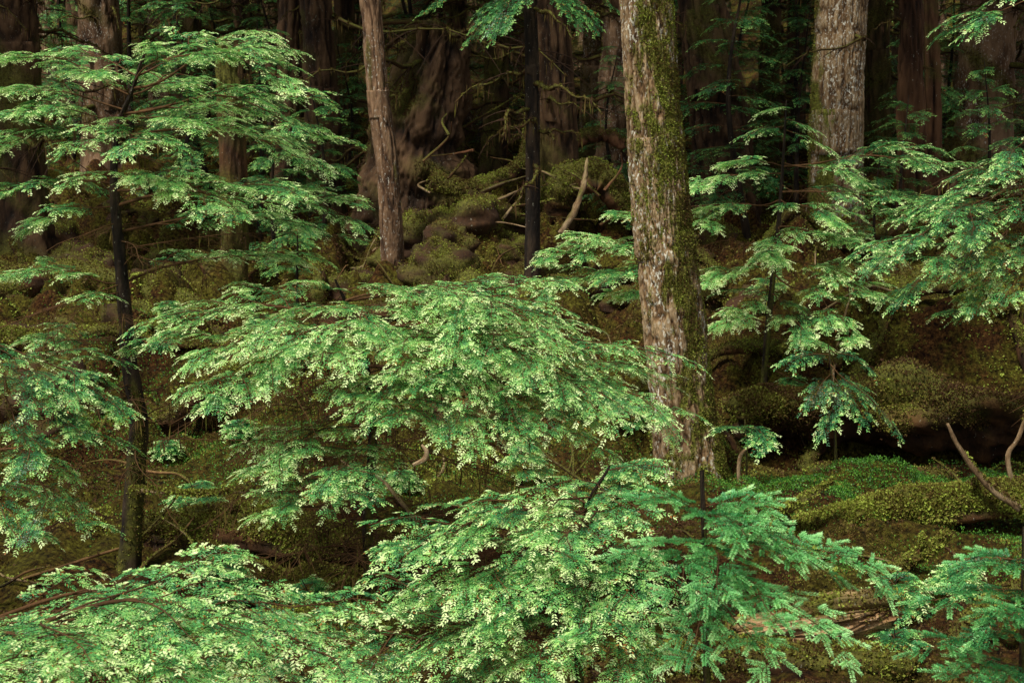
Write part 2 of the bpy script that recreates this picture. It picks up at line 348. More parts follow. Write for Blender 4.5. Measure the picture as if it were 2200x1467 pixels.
k_ = fbm(xx * 2, yy * 2, 51, 4) + rng.normal(0, .09, len(xx)) > .43; xx, yy = xx[k_], yy[k_]
zz = ground(xx, yy) + rng.uniform(0, .04, len(xx))
tufts(g, np.stack([xx, yy, zz], -1), np.tile(UP, (len(xx), 1)), .01 * (yy / 9) ** .7, rng.uniform(.0, .8, len(xx)), 2, .9, .38)
single("clover_patch", "low bright green ground cover in the hollow", "ground cover", (0, 0, 0), g, M_CLOVER, False, kind="stuff")
def boulder(seed):
    g = Geo(); ms = Geo(); nu, nv = 48, 26
    th = np.linspace(0, 2 * np.pi, nu, endpoint=False); ph = np.linspace(.02, np.pi * .8, nv); TH, PH = np.meshgrid(th, ph)
    c = TH / (2 * np.pi); r = 1 + .6 * (vn(c * 5, PH * 1.8, seed, 5) - .5) + .35 * (vn(c * 10, PH * 4, seed + 1, 10) - .5) + .15 * (vn(c * 24, PH * 9, seed + 2, 24) - .5)
    d = np.stack([np.sin(PH) * np.cos(TH), np.sin(PH) * np.sin(TH), np.cos(PH)], -1); V = d * r[..., None] * np.array([.36, .3, .27])
    i = np.arange(nv - 1)[:, None] * nu; j = np.arange(nu)[None]; j2 = (j + 1) % nu
    mo = np.clip(.7 + (fbm(c * 8, PH * 3, seed, 3) - .5) * 4, 0, 1)
    g.add(V, np.stack([i + j, i + nu + j, i + nu + j2, i + j2], -1), .5, mo.ravel())
    moss_on(ms, (V.reshape(-1, 3), d.reshape(-1, 3), mo.ravel()), 6000, .011, .35, .0 + .1 * (seed % 3), .4 + .15 * (seed % 4), J=.03)
    return thing("mossy_boulder", "rounded rock wrapped in olive moss on the forest floor", "rock", (0, 0, 0), [("rock", g, M_LOG, True), ("moss", ms, M_MOSSTUFT, False)], "mossy rocks on the forest floor")
bo = [boulder(71 + 5 * k) for k in range(6)]
bs = []
for q in range(70):
    d = rng.uniform(10.3, 24); u = rng.uniform(-60, 2260)
    if 9 < d < 12.4 and u > 1550: d += 2.5
    bs.append((u, d, rng.uniform(.4, 1.5)))
for q in range(18): bs.append((rng.uniform(850, 1360), rng.uniform(14.5, 22), rng.uniform(.5, 1.4)))
for q, (u, d, s) in enumerate(bs):
    p = gpt(u, d, -.03)
    if q < 6: bo[q].location = p; bo[q].rotation_euler = (0, 0, q); bo[q].scale = (s, s, s)
    else: copy_thing(bo[q % 6], p, rng.uniform(0, 6.28), s)
# ------------------------------------------------------------------ big crown variants
CW = dict(sp=.3, tsp=.18, tl=.32, droop=.2)
def big_crown(g, wd, P, r0, z0, z1, Lmax, nb):
    tw = Tw()
    for b in range(nb):
        f = rng.random(); z = z0 + (z1 - z0) * f; i = np.argmin(np.abs(P[:, 2] - z)); a = rng.uniform(0, 2 * np.pi)
        L = Lmax * (1 - .7 * f) * rng.uniform(.6, 1.1); s = P[i]
        e = s + np.array([math.cos(a), math.sin(a), -rng.uniform(.05, .35)]) * L
        bough(tw, wd, s, e, .12, .34, tint=rng.uniform(.3, .7), r=.02 + L * .008, **CW)
    needles(g, tw, .14, .06, 4)  # unseen crowns above the frame, needles enlarged to cast more shade behind
def dead_limbs(g, ms, P, n, z0, z1, Lr, az=None):
    z0 -= .9; z1 -= .9
    for b in range(n):
        i = np.argmin(np.abs(P[:, 2] - rng.uniform(z0, z1))); a = rng.uniform(0, 2 * np.pi) if az is None else az[b % len(az)] + rng.normal(0, .3)
        L = rng.uniform(*Lr); d = np.array([math.cos(a), math.sin(a), 0]); hz = np.array([-d[1], d[0], 0])
        t = np.linspace(0, 1, 14); q = rng.normal(0, .15)
        def fp(t): return P[i] + d * (L * t)[:, None] + UP * (L * (.15 * t - w1 * t ** 2 + .03 * np.sin(t * 17)))[:, None] + hz * (L * q * np.sin(t * 4))[:, None]
        w1 = rng.uniform(.1, .6); PP = fp(t)
        s = tube(g, PP, np.linspace(.015 + L * .013, .005, 14), 7, amp=.006, nth=4, nz=6, seed=b, mossf=topmoss(.1))
        moss_on(ms, s, int(300 * L), .012, .3, 0, .35, J=.01)
        for c in range(int(L * 5)):
            k = int(rng.integers(3, 13)); dd = nrm(d * .6 + hz * rng.choice([-1, 1]) * rng.uniform(.4, 1) + UP * rng.normal(-.1, .3)); l = L * rng.uniform(.15, .4)
            tt = np.linspace(0, 1, 5)[:, None]; tube(g, PP[k] + dd * l * tt - UP * l * .3 * tt ** 2, np.linspace(.009, .002, 5), 4, tint=.4)
        k = int(50 * L); ii = rng.integers(2, 14, k); pp = PP[np.clip(ii, 0, 13)] + rng.normal(0, .03, (k, 3))
        tufts(ms, pp, np.tile(-UP, (k, 1)), rng.uniform(.04, .16, k), rng.uniform(.0, .35, k), 1, .08, .05)
def bigtree(name, label, pix, mat, top=20, mossf=None, seg=64, step=.035, amp=.02, nth=14, nz=3., flare=.7, ntuft=0, tsz=.02, crown=None, limbs=0, lz=(3, 6), Lr=(.5, 1.6), az=None, seed=1, boughs=(), group=None, lump=.08, mt=(0., .45)):
    pts = [sight(u, v, d) for u, v, d, r in pix]; rad = [r for *_, r in pix]
    x, y = pts[0][:2]; pts[0] = np.array([x, y, float(ground(x, y)) - .15])
    base = pts[0].copy()
    dirn = nrm(pts[-1] - pts[-2]); zt = pts[-1][2]
    if top > zt + .5:
        pts.append(pts[-1] + dirn * ((top - zt) / max(.3, dirn[2]))); rad.append(rad[-1] * .55)
    pts = np.array(pts); seglen = np.linalg.norm(np.diff(pts, axis=0), axis=1); s = np.concatenate([[0], np.cumsum(seglen)])
    dense = catmull(pts, 400); ds = np.concatenate([[0], np.cumsum(np.linalg.norm(np.diff(dense, axis=0), axis=1))])
    vis = min(ds[-1], 2.0 + .06 * y + (3.2 - base[2]))
    q = np.arange(0, vis, step)
    if ds[-1] > vis + .3: q = np.concatenate([q, np.linspace(vis, ds[-1], 60)])
    P = np.stack([np.interp(q, ds, dense[:, k]) for k in range(3)], 1); R = np.interp(q, s / s[-1] * ds[-1], rad)
    tr = Geo(); ms = Geo(); lb = Geo(); cr = Geo()
    surf = tube(tr, P, R, seg, amp=amp, nth=nth, nz=nz, seed=seed, flare=flare, mossf=mossf or topmoss(-.2, 2), lump=lump)
    if ntuft:
        low = surf[0][:, 2] < base[2] + vis; moss_on(ms, (surf[0][low], surf[1][low], surf[2][low]), ntuft, tsz, .45, *mt)
    if limbs: dead_limbs(lb, ms, P, limbs, lz[0], lz[1], Lr, az)
    if crown: big_crown(cr, lb, P, R[0], crown[0], crown[1], crown[2], crown[3])
    tw = Tw()
    for b in boughs:
        st = P[np.argmin(np.abs(P[:, 2] - sight(*b[0])[2]))]
        for q in range(2): bough(tw, lb, st, sight(*b[1]) + rng.normal(0, .15, 3) * q, .1, .3, sp=.1, tsp=.06, tl=.1, tint=.3)
    needles(cr, tw, .03, .01, 6)
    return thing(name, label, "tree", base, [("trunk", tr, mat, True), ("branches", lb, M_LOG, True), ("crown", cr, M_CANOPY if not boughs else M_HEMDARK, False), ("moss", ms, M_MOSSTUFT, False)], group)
def mainmoss(d, c, S, V):
    side = d @ nrm(np.array([.8, -.5, 0])); n1 = fbm(c * 12, S * 2.6, 41, 4); n2 = fbm(c * 30, S * 9, 43, 3)
    return np.clip((side * 1.2 + .12 + (n1 - .5) * 4.6 + (n2 - .45) * 5. - .6 * np.exp(-S * 1.6)) * 1.1, 0, 1)
bigtree("hemlock_tree", "tall leaning hemlock trunk with flaky bark and green moss patches", [(1488, 1035, 10, .235), (1470, 900, 10, .222), (1437, 600, 10.05, .2), (1408, 300, 10.1, .193), (1388, 0, 10.15, .185)],
        M_MAIN, top=24, mossf=mainmoss, seg=340, step=.01, amp=.018, nth=50, nz=8, flare=.35, ntuft=46000, tsz=.009, crown=(15, 24, 2.2, 30), seed=5, lump=.07, mt=(.15, .85))
bigtree("hemlock_tree", "slender reddish grey trunk with lichen flecks", [(850, 585, 17, .14), (835, 400, 17, .13), (812, 200, 17, .125), (795, 0, 17, .12)],
        M_GREY, top=18, seg=110, step=.02, amp=.016, nth=16, nz=3, crown=(10, 18, 2.4, 30), limbs=3, Lr=(.1, .4), lz=(3, 5), mossf=lambda d, c, S, V: np.clip((fbm(c * 6, S * 2, 8, 3) - .62) * 6, 0, .8), seed=9)
bigtree("hemlock_tree", "thin nearly black straight young trunk", [(1142, 640, 15.5, .085), (1145, 400, 15.5, .08), (1143, 150, 15.5, .075), (1138, 0, 15.5, .072)], M_SAPBARK, top=12, seg=40, step=.03, amp=.008, nth=8, crown=(8, 12, 1.6, 20), limbs=10, lz=(2.8, 4.8), Lr=(.4, 1.3), seed=3,
        mossf=lambda d, c, S, V: 0 * S, boughs=[((1140, -60, 15.5), (900, 30, 15)), ((1140, -40, 15.5), (1000, 80, 15)), ((1140, -40, 15.5), (1250, 55, 15)), ((1140, -60, 15.5), (1330, 25, 15.3)), ((1140, -30, 15.5), (1060, 70, 14.7))])
bigtree("hemlock_tree", "dark ridged trunk behind fallen roots", [(1205, 420, 20, .3), (1192, 200, 20, .26), (1182, 0, 20, .24)], M_DARK, top=22, seg=110, step=.03, amp=.05, nth=14, nz=1.5, crown=(10, 22, 3.4, 40), limbs=7, lz=(3, 6), Lr=(.8, 2.2), seed=13)
bigtree("hemlock_tree", "mossy slim trunk in shade", [(1262, 330, 27, .2), (1270, 150, 27, .18), (1275, 0, 27, .17)], M_GREY, top=20, seg=50, step=.06, amp=.03, crown=(10, 20, 3, 36), limbs=4, lz=(4, 6), seed=15, mossf=topmoss(.0, 1.5), ntuft=3000, tsz=.02)
bigtree("hemlock_tree", "thick dark leaning trunk with mossy bark", [(1565, 400, 23, .48), (1545, 250, 23, .42), (1515, 50, 23.3, .38), (1508, 0, 23.5, .37)], M_DARK, top=24, seg=150, step=.025, amp=.08, nth=20, nz=1.6, crown=(10, 24, 4, 44), limbs=5, lz=(3, 6), Lr=(.6, 2), seed=17, mossf=topmoss(-.35, 2), ntuft=3000, tsz=.016)
bigtree("hemlock_tree", "broad grey trunk with pale lichen and scaly bark", [(1790, 575, 19, .38), (1795, 400, 19, .35), (1798, 250, 19, .34), (1808, 0, 19.1, .33)], M_MAIN, top=24, seg=240, step=.02, amp=.025, nth=40, nz=4, crown=(10, 24, 3.8, 40), limbs=3, lz=(3.5, 6), Lr=(.5, 1.2), seed=21,
        mossf=lambda d, c, S, V: np.clip(((-d[..., 0]) * .9 - .45 + (fbm(c * 9, S * 1.8, 77, 4) - .45) * 3.5) * 2, 0, 1), ntuft=6000, tsz=.016, mt=(.1, .7))
bigtree("dead_tree_snag", "reddish decaying barkless snag", [(1962, 470, 21, .2), (1960, 300, 21, .17), (1958, 0, 21, .16)], M_SNAG, top=9, seg=80, step=.04, amp=.09, nth=9, nz=.9, flare=.4, limbs=3, lz=(4, 6), Lr=(.3, .8), seed=25, mossf=topmoss(-.4))
bigtree("dead_tree_snag", "narrow splintered brown snag", [(2010, 470, 22, .13), (2005, 200, 22, .11), (2000, 0, 22, .1)], M_SNAG, top=8.5, seg=50, step=.05, amp=.05, nth=7, nz=.9, flare=.4, seed=26, mossf=topmoss(-.3))
bigtree("hemlock_tree", "short reddish trunk among shaded saplings", [(705, 330, 23, .3), (690, 200, 23, .26), (680, 50, 23, .24)], M_DARK, top=18, seg=80, step=.05, amp=.05, nth=14, nz=2, crown=(9, 18, 3.2, 36), limbs=6, lz=(3, 6), Lr=(.5, 1.6), seed=29)
bigtree("mossy_stump", "massive broken stump draped in brown moss", [(890, 500, 20.5, .78), (895, 330, 20.5, .62), (925, 180, 20.6, .5), (950, 60, 20.7, .36)], M_DARK, top=0, seg=220, step=.025, amp=.13, nth=24, nz=1.6, flare=.8, lump=.35, ntuft=22000, tsz=.018, limbs=22, lz=(1.8, 5.0), Lr=(.8, 2.6), seed=31, mossf=topmoss(-.05, 1.6), mt=(0, .25))
bigtree("hemlock_tree", "dark mossy trunk in deep shade", [(40, 330, 18, .3), (35, 100, 18, .27), (30, 0, 18, .26)], M_DARK, top=20, seg=70, step=.05, amp=.04, crown=(9, 20, 3.4, 36), limbs=9, lz=(3, 6), Lr=(.8, 2.2), seed=35, ntuft=2000, tsz=.016, mossf=topmoss(.0, 2))
bigtree("mossy_stump", "pale weathered narrow stump top", [(500, 480, 16, .16), (495, 260, 16, .13), (488, 90, 16, .1)], M_LOG, top=0, seg=60, step=.04, amp=.05, nth=8, nz=1.5, seed=37, ntuft=2000, tsz=.012, mossf=topmoss(.2, 2))
protos = []
for k in range(3):
    r = [.28, .4, .2][k]; t = [22, 25, 17][k]
    e = bigtree("hemlock_tree", "dim forest tree with dark bark and drooping boughs", [(1100, 300, 30, r), (1100 + 20 * (k - 1), 150, 30, r * .92), (1100 + 25 * (k - 1), 0, 30, r * .86)], [M_DARK, M_GREY, M_DARK][k], top=t, seg=64, step=.06, amp=.06, nth=14, nz=1.5,
                crown=(8, t, [3.4, 4.2, 2.8][k], 44), limbs=16, lz=(3, 8), Lr=(.8, 2.6), seed=40 + k, group="shaded trees of the surrounding forest", ntuft=2500, tsz=.02, mossf=topmoss(-.15, 1.5))
    protos.append(e)
spots = [(420, 27), (560, 31), (620, 24), (760, 29), (980, 30), (1060, 27), (1110, 34), (1330, 25), (1420, 29), (1640, 28), (1690, 34), (1880, 27), (1925, 33), (2080, 24), (2150, 29), (2230, 22), (250, 26), (-200, 17), (2480, 23)]
for row, (d0, cnt) in enumerate([(37, 9), (44, 11), (53, 13), (63, 14)]):
    for q in range(cnt): spots.append((-300 + 2800 * (q + rng.uniform(.1, .9)) / cnt, d0 + rng.uniform(-2.5, 2.5)))
protos[0].location = gpt(230, 33, -.15)
first = {0}
for n_, (u, d) in enumerate(spots):
    k = int(rng.integers(3)); p = gpt(u, d, -.15)
    if k not in first and k != 0: protos[k].location = p; protos[k].rotation_euler = (0, 0, 1.); first.add(k); continue
    copy_thing(protos[k], p, rng.uniform(0, 6.28), rng.uniform(.8, 1.2))
def auto_sapling(h, nb, Lm, tint, sz):
    base = np.zeros(3); P = catmull([(0, 0, -.1), (.05 * h * rng.normal(), .05 * rng.normal() * h, h * .5), (.03 * h, 0, h)], 40)
    tr = Geo(); wd = Geo(); fo = Geo(); tw = Tw(); tube(tr, P, np.linspace(.012 * h + .01, .004, 40), 8, amp=.004, nth=4, flare=.4)
    for b in range(nb):
        f = .15 + .83 * (b + rng.random()) / nb; a = b * 2.4 + rng.normal(0, .3); L = Lm * (1 - f * .75) * rng.uniform(.7, 1.1); s = P[int(f * 39)]
        bough(tw, wd, s, s + np.array([math.cos(a), math.sin(a), rng.uniform(-.25, .05)]) * L, .1, .3, sp=.11 * sz, tsp=.065 * sz, tl=.1 * sz, tint=tint + rng.normal(0, .06))
    needles(fo, tw, .03 * sz, .01 * sz, 5)
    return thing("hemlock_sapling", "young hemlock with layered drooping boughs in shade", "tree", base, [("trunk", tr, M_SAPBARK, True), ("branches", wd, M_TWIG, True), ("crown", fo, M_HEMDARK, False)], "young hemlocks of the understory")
sp = [auto_sapling(2.2, 22, .9, .4, 1), auto_sapling(3.4, 30, 1.2, .35, 1.1), auto_sapling(1.3, 16, .7, .45, .9), auto_sapling(5.5, 44, 1.6, .35, 1.3)]
us = [(600, 17.5, 0), (690, 19, 0), (560, 20, 1), (730, 24, 1), (380, 24, 1), (120, 22, 1), (660, 21, 0), (640, 15.5, 2), (20, 25, 3), (300, 27, 3), (470, 25, 3), (170, 29, 3), (550, 26, 3), (820, 27, 3),
      (1620, 25, 3), (1680, 27, 3), (1600, 20.5, 1), (1700, 22, 1), (1900, 24, 3), (1930, 19, 0), (2060, 24, 3), (2190, 25, 3), (1870, 17, 2), (2080, 15.5, 0), (1330, 24, 1), (1270, 31, 3), (1060, 30, 1), (1400, 26, 3), (2100, 27, 3), (1990, 29, 3), (1760, 29, 3),
      (1340, 21, 2), (1030, 33, 3), (430, 29, 3), (200, 30, 3), (20, 30, 3), (600, 33, 3), (900, 36, 3), (740, 34, 3)]
for q in range(34): us.append((rng.uniform(-100, 2300), rng.uniform(32, 60), 3))
used = set()
for u, d, k in us:
    p = gpt(u, d, -.02)
    if k not in used: sp[k].location = p; used.add(k); continue
    copy_thing(sp[k], p, rng.uniform(0, 6.28), rng.uniform(.8, 1.25))
# ------------------------------------------------------------------ near saplings
sapling("hemlock_sapling", "young hemlock with dark crooked stem and tiered lime-tipped boughs",
    [(275, 1225, 7.5, .06), (292, 1000, 7.5, .052), (298, 900, 7.5, .048), (278, 780, 7.5, .042), (262, 600, 7.5, .033), (246, 400, 7.5, .022), (252, 280, 7.5, .015), (285, 190, 7.45, .01), (318, 95, 7.4, .004)],
    [(.86, (15, 125, 7.4), .12), (.88, (640, 190, 7.2), .18), (.92, (130, 110, 7.7)), (.97, (330, 90, 7.2)), (.92, (590, 115, 7.9), .12), (.82, (0, 195, 7.6)), (.9, (450, 120, 7.0)), (.86, (200, 160, 7.0)), (.86, (400, 180, 8.2)),
     (.78, (30, 240, 7.3)), (.8, (680, 290, 7.2), .1), (.73, (-20, 325, 7.6)), (.74, (650, 345, 7.6), .1), (.77, (430, 280, 7.0)), (.73, (120, 330, 7.1)), (.78, (560, 250, 8.2)), (.75, (300, 320, 6.9)),
     (.63, (-30, 430, 7.4)), (.66, (150, 400, 7.1)), (.62, (525, 460, 7.0), .12), (.6, (775, 492, 7.4), .1), (.57, (650, 490, 8.0)), (.6, (60, 495, 7.5)), (.64, (380, 410, 7.1)),
     (.5, (20, 590, 7.3)), (.48, (170, 640, 7.1)), (.5, (620, 555, 7.9)), (.38, (60, 720, 7.5))], tint=.43, dead=26, deadL=.8, sub=8, wsub=.32)
sapling("hemlock_sapling", "dense spreading young hemlock with bright new tips",
    [(800, 1275, 7.1, .03), (790, 1130, 7.1, .028), (800, 900, 7.1, .022), (770, 720, 7.0, .014), (720, 600, 6.9, .005)],
    [(.95, (650, 600, 6.8)), (.95, (880, 625, 6.7)), (.9, (1190, 700, 6.5), .08), (.85, (1190, 790, 6.3)), (.78, (1310, 860, 6.3)), (.76, (1420, 905, 6.4), .08), (.85, (430, 790, 6.5)), (.87, (320, 740, 6.9)), (.78, (440, 870, 6.4)),
     (.74, (900, 800, 6.1)), (.78, (700, 780, 6.2)), (.72, (1060, 840, 6.1)), (.62, (1160, 970, 6.2)), (.6, (840, 910, 6.1)), (.5, (560, 1020, 6.4)), (.44, (740, 1060, 6.2)), (.58, (1020, 920, 6.1)),
     (.9, (1020, 690, 6.4)), (.87, (800, 710, 6.3)), (.88, (570, 700, 6.7)), (.8, (570, 820, 6.5)), (.4, (590, 1110, 6.4)), (.66, (1230, 900, 6.6))], tint=.43, sub=9, dead=80, deadL=1., width=.29, wsub=.33)
sapling("hemlock_sapling", "low bushy young hemlock beside a spruce seedling",
    [(1250, 1565, 5.6, .022), (1240, 1300, 5.6, .018), (1260, 1100, 5.55, .011), (1310, 1000, 5.5, .004)],
    [(.97, (1420, 1005, 5.4)), (.86, (1110, 1080, 5.3)), (.76, (1010, 1150, 5.2)), (.66, (840, 1190, 5.3)), (.58, (940, 1290, 5.1)), (.5, (1040, 1360, 5)), (.7, (1220, 1190, 5)), (.6, (1400, 1340, 5)), (.5, (1250, 1350, 4.9)),
     (.4, (1150, 1460, 4.9)), (.28, (520, 1470, 5.1)), (.3, (780, 1460, 5.1)), (.85, (1380, 1120, 5.1)), (.4, (1380, 1480, 4.9)), (.7, (1120, 1240, 5.2)), (.36, (1000, 1460, 5.3))], tint=.42, sub=8, dead=26, deadL=.5, width=.3, wsub=.32)
sapling("hemlock_sapling", "close arching hemlock boughs with pale green tips",
    [(-160, 2010, 4.2, .025), (-150, 1750, 4.2, .02), (-130, 1500, 4.2, .012), (-110, 1350, 4.1, .005)],
    [(.9, (700, 1400, 3.9), .1), (.97, (580, 1340, 4.2), .08), (.85, (450, 1480, 3.7), .1), (.8, (250, 1500, 3.6)), (.92, (340, 1370, 4.0)), (.92, (500, 1390, 4.0), .1), (.95, (120, 1380, 3.9)), (.95, (300, 1320, 4.3)), (.97, (90, 1320, 4.2))], tint=.43, sub=8, width=.3)
sapling("hemlock_sapling", "shaded young hemlock with flat blue-green sprays",
    [(-120, 1385, 6.5, .025), (-110, 1100, 6.5, .02), (-100, 800, 6.5, .01), (-95, 690, 6.5, .004)],
    [(.9, (240, 870, 6.4)), (.8, (220, 960, 6.3)), (.9, (120, 860, 6.2)), (.72, (90, 980, 6.1)), (.52, (190, 1120, 6.2)), (.45, (60, 1150, 6.1))], tint=.28, dead=20, sub=6, wsub=.3)
SK = dict(sp=.08, tsp=.062, tl=.08, droop=.04, bare=.04); SN = dict(nl=.0155, nw=.003, M=14, newgrowth=.3)
sapling("spruce_sapling", "small spruce with bristly drooping branches",
    [(1520, 1740, 4.9, .016), (1518, 1450, 4.9, .013), (1514, 1200, 4.9, .01), (1508, 1010, 4.9, .007)],
    [(.85, (1380, 1070, 4.8)), (.86, (1650, 1085, 4.8)), (.8, (1720, 1180, 4.7), .08), (.72, (1900, 1255, 4.7), .1), (.75, (1370, 1200, 4.7)), (.72, (1560, 1290, 4.5)), (.57, (1490, 1420, 4.6)), (.6, (1815, 1395, 4.5), .1), (.57, (1660, 1430, 4.5)), (.7, (1440, 1270, 4.6)), (.74, (1770, 1230, 5.0)), (.85, (1600, 1150, 4.6)), (.64, (1700, 1330, 4.5))],
    tint=.45, kw=SK, nk=SN, radial=True, mats=(M_SAPBARK, M_TWIG, M_SPR), width=.36)
sapling("spruce_sapling", "young spruce seedling beside mossy broken branches",
    [(2190, 1740, 5.0, .014), (2195, 1450, 5.0, .011), (2200, 1130, 5.0, .005)],
    [(.8, (2010, 1290, 4.9)), (.65, (1990, 1400, 4.8)), (.55, (2050, 1450, 4.7)), (.9, (2080, 1220, 5.0)), (.75, (2120, 1350, 4.7)), (.9, (2290, 1220, 5)), (.7, (2200, 1330, 4.6)), (.5, (2150, 1470, 4.6))],
    tint=.3, kw=SK, nk=SN, radial=True, mats=(M_SAPBARK, M_TWIG, M_SPR), width=.28)
FK = dict(sp=.09, tsp=.048, tl=.09); FN = dict(nl=.022, nw=.0066, M=7)
sapling("hemlock_sapling", "slender young hemlock with open drooping boughs",
    [(1640, 850, 12, .03), (1650, 700, 12, .027), (1675, 450, 12, .018), (1690, 215, 12, .005)],
    [(.93, (1600, 290, 11.9)), (.92, (1790, 325, 11.9)), (.78, (1490, 400, 11.8)), (.95, (1750, 280, 12)), (.8, (2030, 350, 11.5), .06), (.72, (1980, 440, 11.5)), (.7, (1490, 480, 11.8)), (.52, (1530, 600, 11.7)), (.62, (1660, 560, 11.4)), (.46, (1560, 700, 11.5)), (.44, (1740, 735, 11.3)), (.5, (1840, 720, 11.3)), (.62, (1900, 550, 11.6)), (.98, (1640, 240, 11.8)), (.82, (1850, 400, 11.8)), (.8, (1560, 350, 12.3)), (.55, (1880, 640, 11.5)), (.7, (1800, 480, 11.4))], tint=.42, kw=FK, nk=FN, dead=14, deadL=.9, sub=7, arch=.05, wsub=.32)
sapling("hemlock_sapling", "young hemlock partly hidden by a mossy trunk",
    [(1450, 860, 11.8, .025), (1445, 650, 11.8, .018), (1440, 420, 11.8, .005)],
    [(.7, (1165, 560, 11.4), .08), (.85, (1330, 460, 11.6)), (.6, (1180, 625, 11.2)), (.75, (1250, 530, 11.4)), (.6, (1300, 590, 11.2)), (.5, (1340, 640, 11.3))], tint=.4, kw=FK, nk=FN, sub=6, wsub=.3)
sapling("hemlock_sapling", "leafy young hemlock leaning over a mossy bank",
    [(2330, 900, 10, .035), (2330, 500, 10, .028), (2320, 200, 10, .02), (2320, -60, 10, .01)],
    [(.47, (1890, 560, 9.9), .05), (.52, (1970, 480, 9.9), .05), (.42, (2110, 610, 9.8)), (.4, (1930, 640, 9.9), .05), (.6, (2110, 380, 10)), (.45, (2020, 560, 9.7)), (.35, (2060, 680, 9.8), .05), (.98, (2070, 75, 9.8), .05, .2)], tint=.28, kw=FK, nk=FN, width=.2, dead=20, deadL=1., sub=6, wsub=.28)
sapling("hemlock_sapling", "small shaded hemlock under a bank",
    [(1800, 960, 10.2, .012), (1790, 850, 10.2, .008), (1780, 740, 10.2, .004)],
    [(.7, (1740, 870, 10)), (.8, (1925, 925, 9.9)), (.6, (1780, 940, 9.9)), (.9, (1690, 780, 10.1)), (.7, (1860, 900, 9.9)), (.95, (1870, 790, 10.1))], tint=.22, kw=FK, nk=FN)
sapling("hemlock_sapling", "tiny hemlock sprig beside a mossy trunk base",
    [(1600, 1060, 9.8, .01), (1605, 980, 9.8, .007), (1600, 900, 9.8, .003)],
    [(.9, (1650, 940, 9.6)), (.9, (1560, 920, 9.6)), (.8, (1640, 960, 9.5))], tint=.3, kw=FK, nk=FN)
def seedling(u, d, h):
    p = gpt(u, d); tr = Geo(); fo = Geo(); wd = Geo(); tw = Tw()
    P = catmull([p, p + np.array([.02, 0, h * .5]), p + np.array([rng.normal(0, .03), 0, h])], 12); tube(tr, P, np.linspace(.006, .002, 12), 6)
    for b in range(9):
        f = .3 + .65 * b / 9; a = b * 2.4; s = P[int(f * 11)]; L = h * (1.05 - f * .7) * .7
        bough(tw, wd, s, s + np.array([math.cos(a), math.sin(a), .05]) * L, .1, .3, sp=.06, tint=.3)
    needles(fo, tw, .018, .0055, 6)
    thing("hemlock_seedling", "tiny green hemlock seedling growing from moss", "seedling", p, [("trunk", tr, M_SAPBARK, True), ("branches", wd, M_TWIG, True), ("crown", fo, M_HEM, False)], "seedlings on the forest floor")
for u, d in [(640, 6.8), (400, 8.6), (450, 7.0), (1120, 9.5), (1330, 9.2), (1940, 6.6), (2080, 6.9), (1220, 11), (340, 10.5), (860, 9.5), (600, 9.8), (1700, 11.8), (560, 12.5), (980, 12), (120, 11), (1950, 6.1), (430, 12), (100, 13), (1350, 10.5), (1250, 8.5), (500, 10.5), (360, 13.5), (1150, 12.5), (1640, 13)]:
    seedling(u, d, rng.uniform(.15, .36))
# ------------------------------------------------------------------ logs and dead wood
def log(name, label, pts, r, mat, ntuft=0, tsz=.02, mossf=None, seg=48, amp=.02, lump=.25, nth=10, nz=3, cat="log", seed=1, stubs=(), lie=None, mt=(.15, .85), jag=.8):
    pts = np.array(pts, float)
    if lie is not None: pts[:, 2] = np.array([float(ground(a, b)) for a, b in pts[:, :2]]) * .6 + np.interp(pts[:, 1], PY, PZ) * .4 + lie
    L = np.linalg.norm(np.diff(pts, axis=0), axis=1).sum(); n = max(12, int(L / .03))
    P = catmull(pts, n); R = np.interp(np.linspace(0, 1, n), np.linspace(0, 1, len(r)), r); g = Geo(); ms = Geo()
    s = tube(g, P, R, seg, amp=amp, nth=nth, nz=nz, seed=seed, cap=True, mossf=mossf or topmoss(.2), lump=lump, jag=jag)
    moss_on(ms, s, ntuft, tsz, .3, mt[0], mt[1], J=min(.025, max(r) * .4)) if ntuft else None
    for q in stubs:
        i = int(q[0] * (n - 1)); d = nrm(np.array(q[1], float)); t = np.linspace(0, 1, 12)[:, None]
        PP = P[i] + d * q[2] * t + np.array([.1, 0, .12]) * q[2] * np.sin(t * 3)
        s2 = tube(g, PP, np.linspace(q[3], q[3] * .4, 12), 12, amp=.006, nth=5, nz=6, cap=True, mossf=topmoss(.5), lump=.3, seed=seed + i)
        moss_on(ms, s2, int(1200 * q[2] + 200), tsz * .8, .2, J=.012)
    return thing(name, label, cat, P[0], [("log_body" if cat == "log" else "branch_wood", g, mat, True), ("moss", ms, M_MOSSTUFT, False)])
log("mossy_log", "fallen log thickly covered in green moss with broken stubs", [sight(1690, 1165, 8.3), sight(1850, 1125, 8.3), sight(2000, 1085, 8.3), sight(2260, 1060, 8.3)], [.12, .115, .11, .11], M_LOG, 34000, .013, topmoss(.5), lump=.5, amp=.03, stubs=[(.02, (-.3, -.2, .5), .3, .04), (.1, (.1, -.6, .7), .2, .03), (.8, (-.2, -.5, .6), .22, .03)], mt=(.3, 1.))
log("mossy_log", "large rotten log capped with brown moss above a dark hollow", [sight(1590, 900, 11.4), sight(1750, 880, 11.4), sight(2000, 885, 11.3), sight(2300, 915, 11.2)], [.16, .24, .26, .24], M_LOG, 44000, .015, topmoss(.2), seed=5, lump=1.1, amp=.07, mt=(.0, .6))
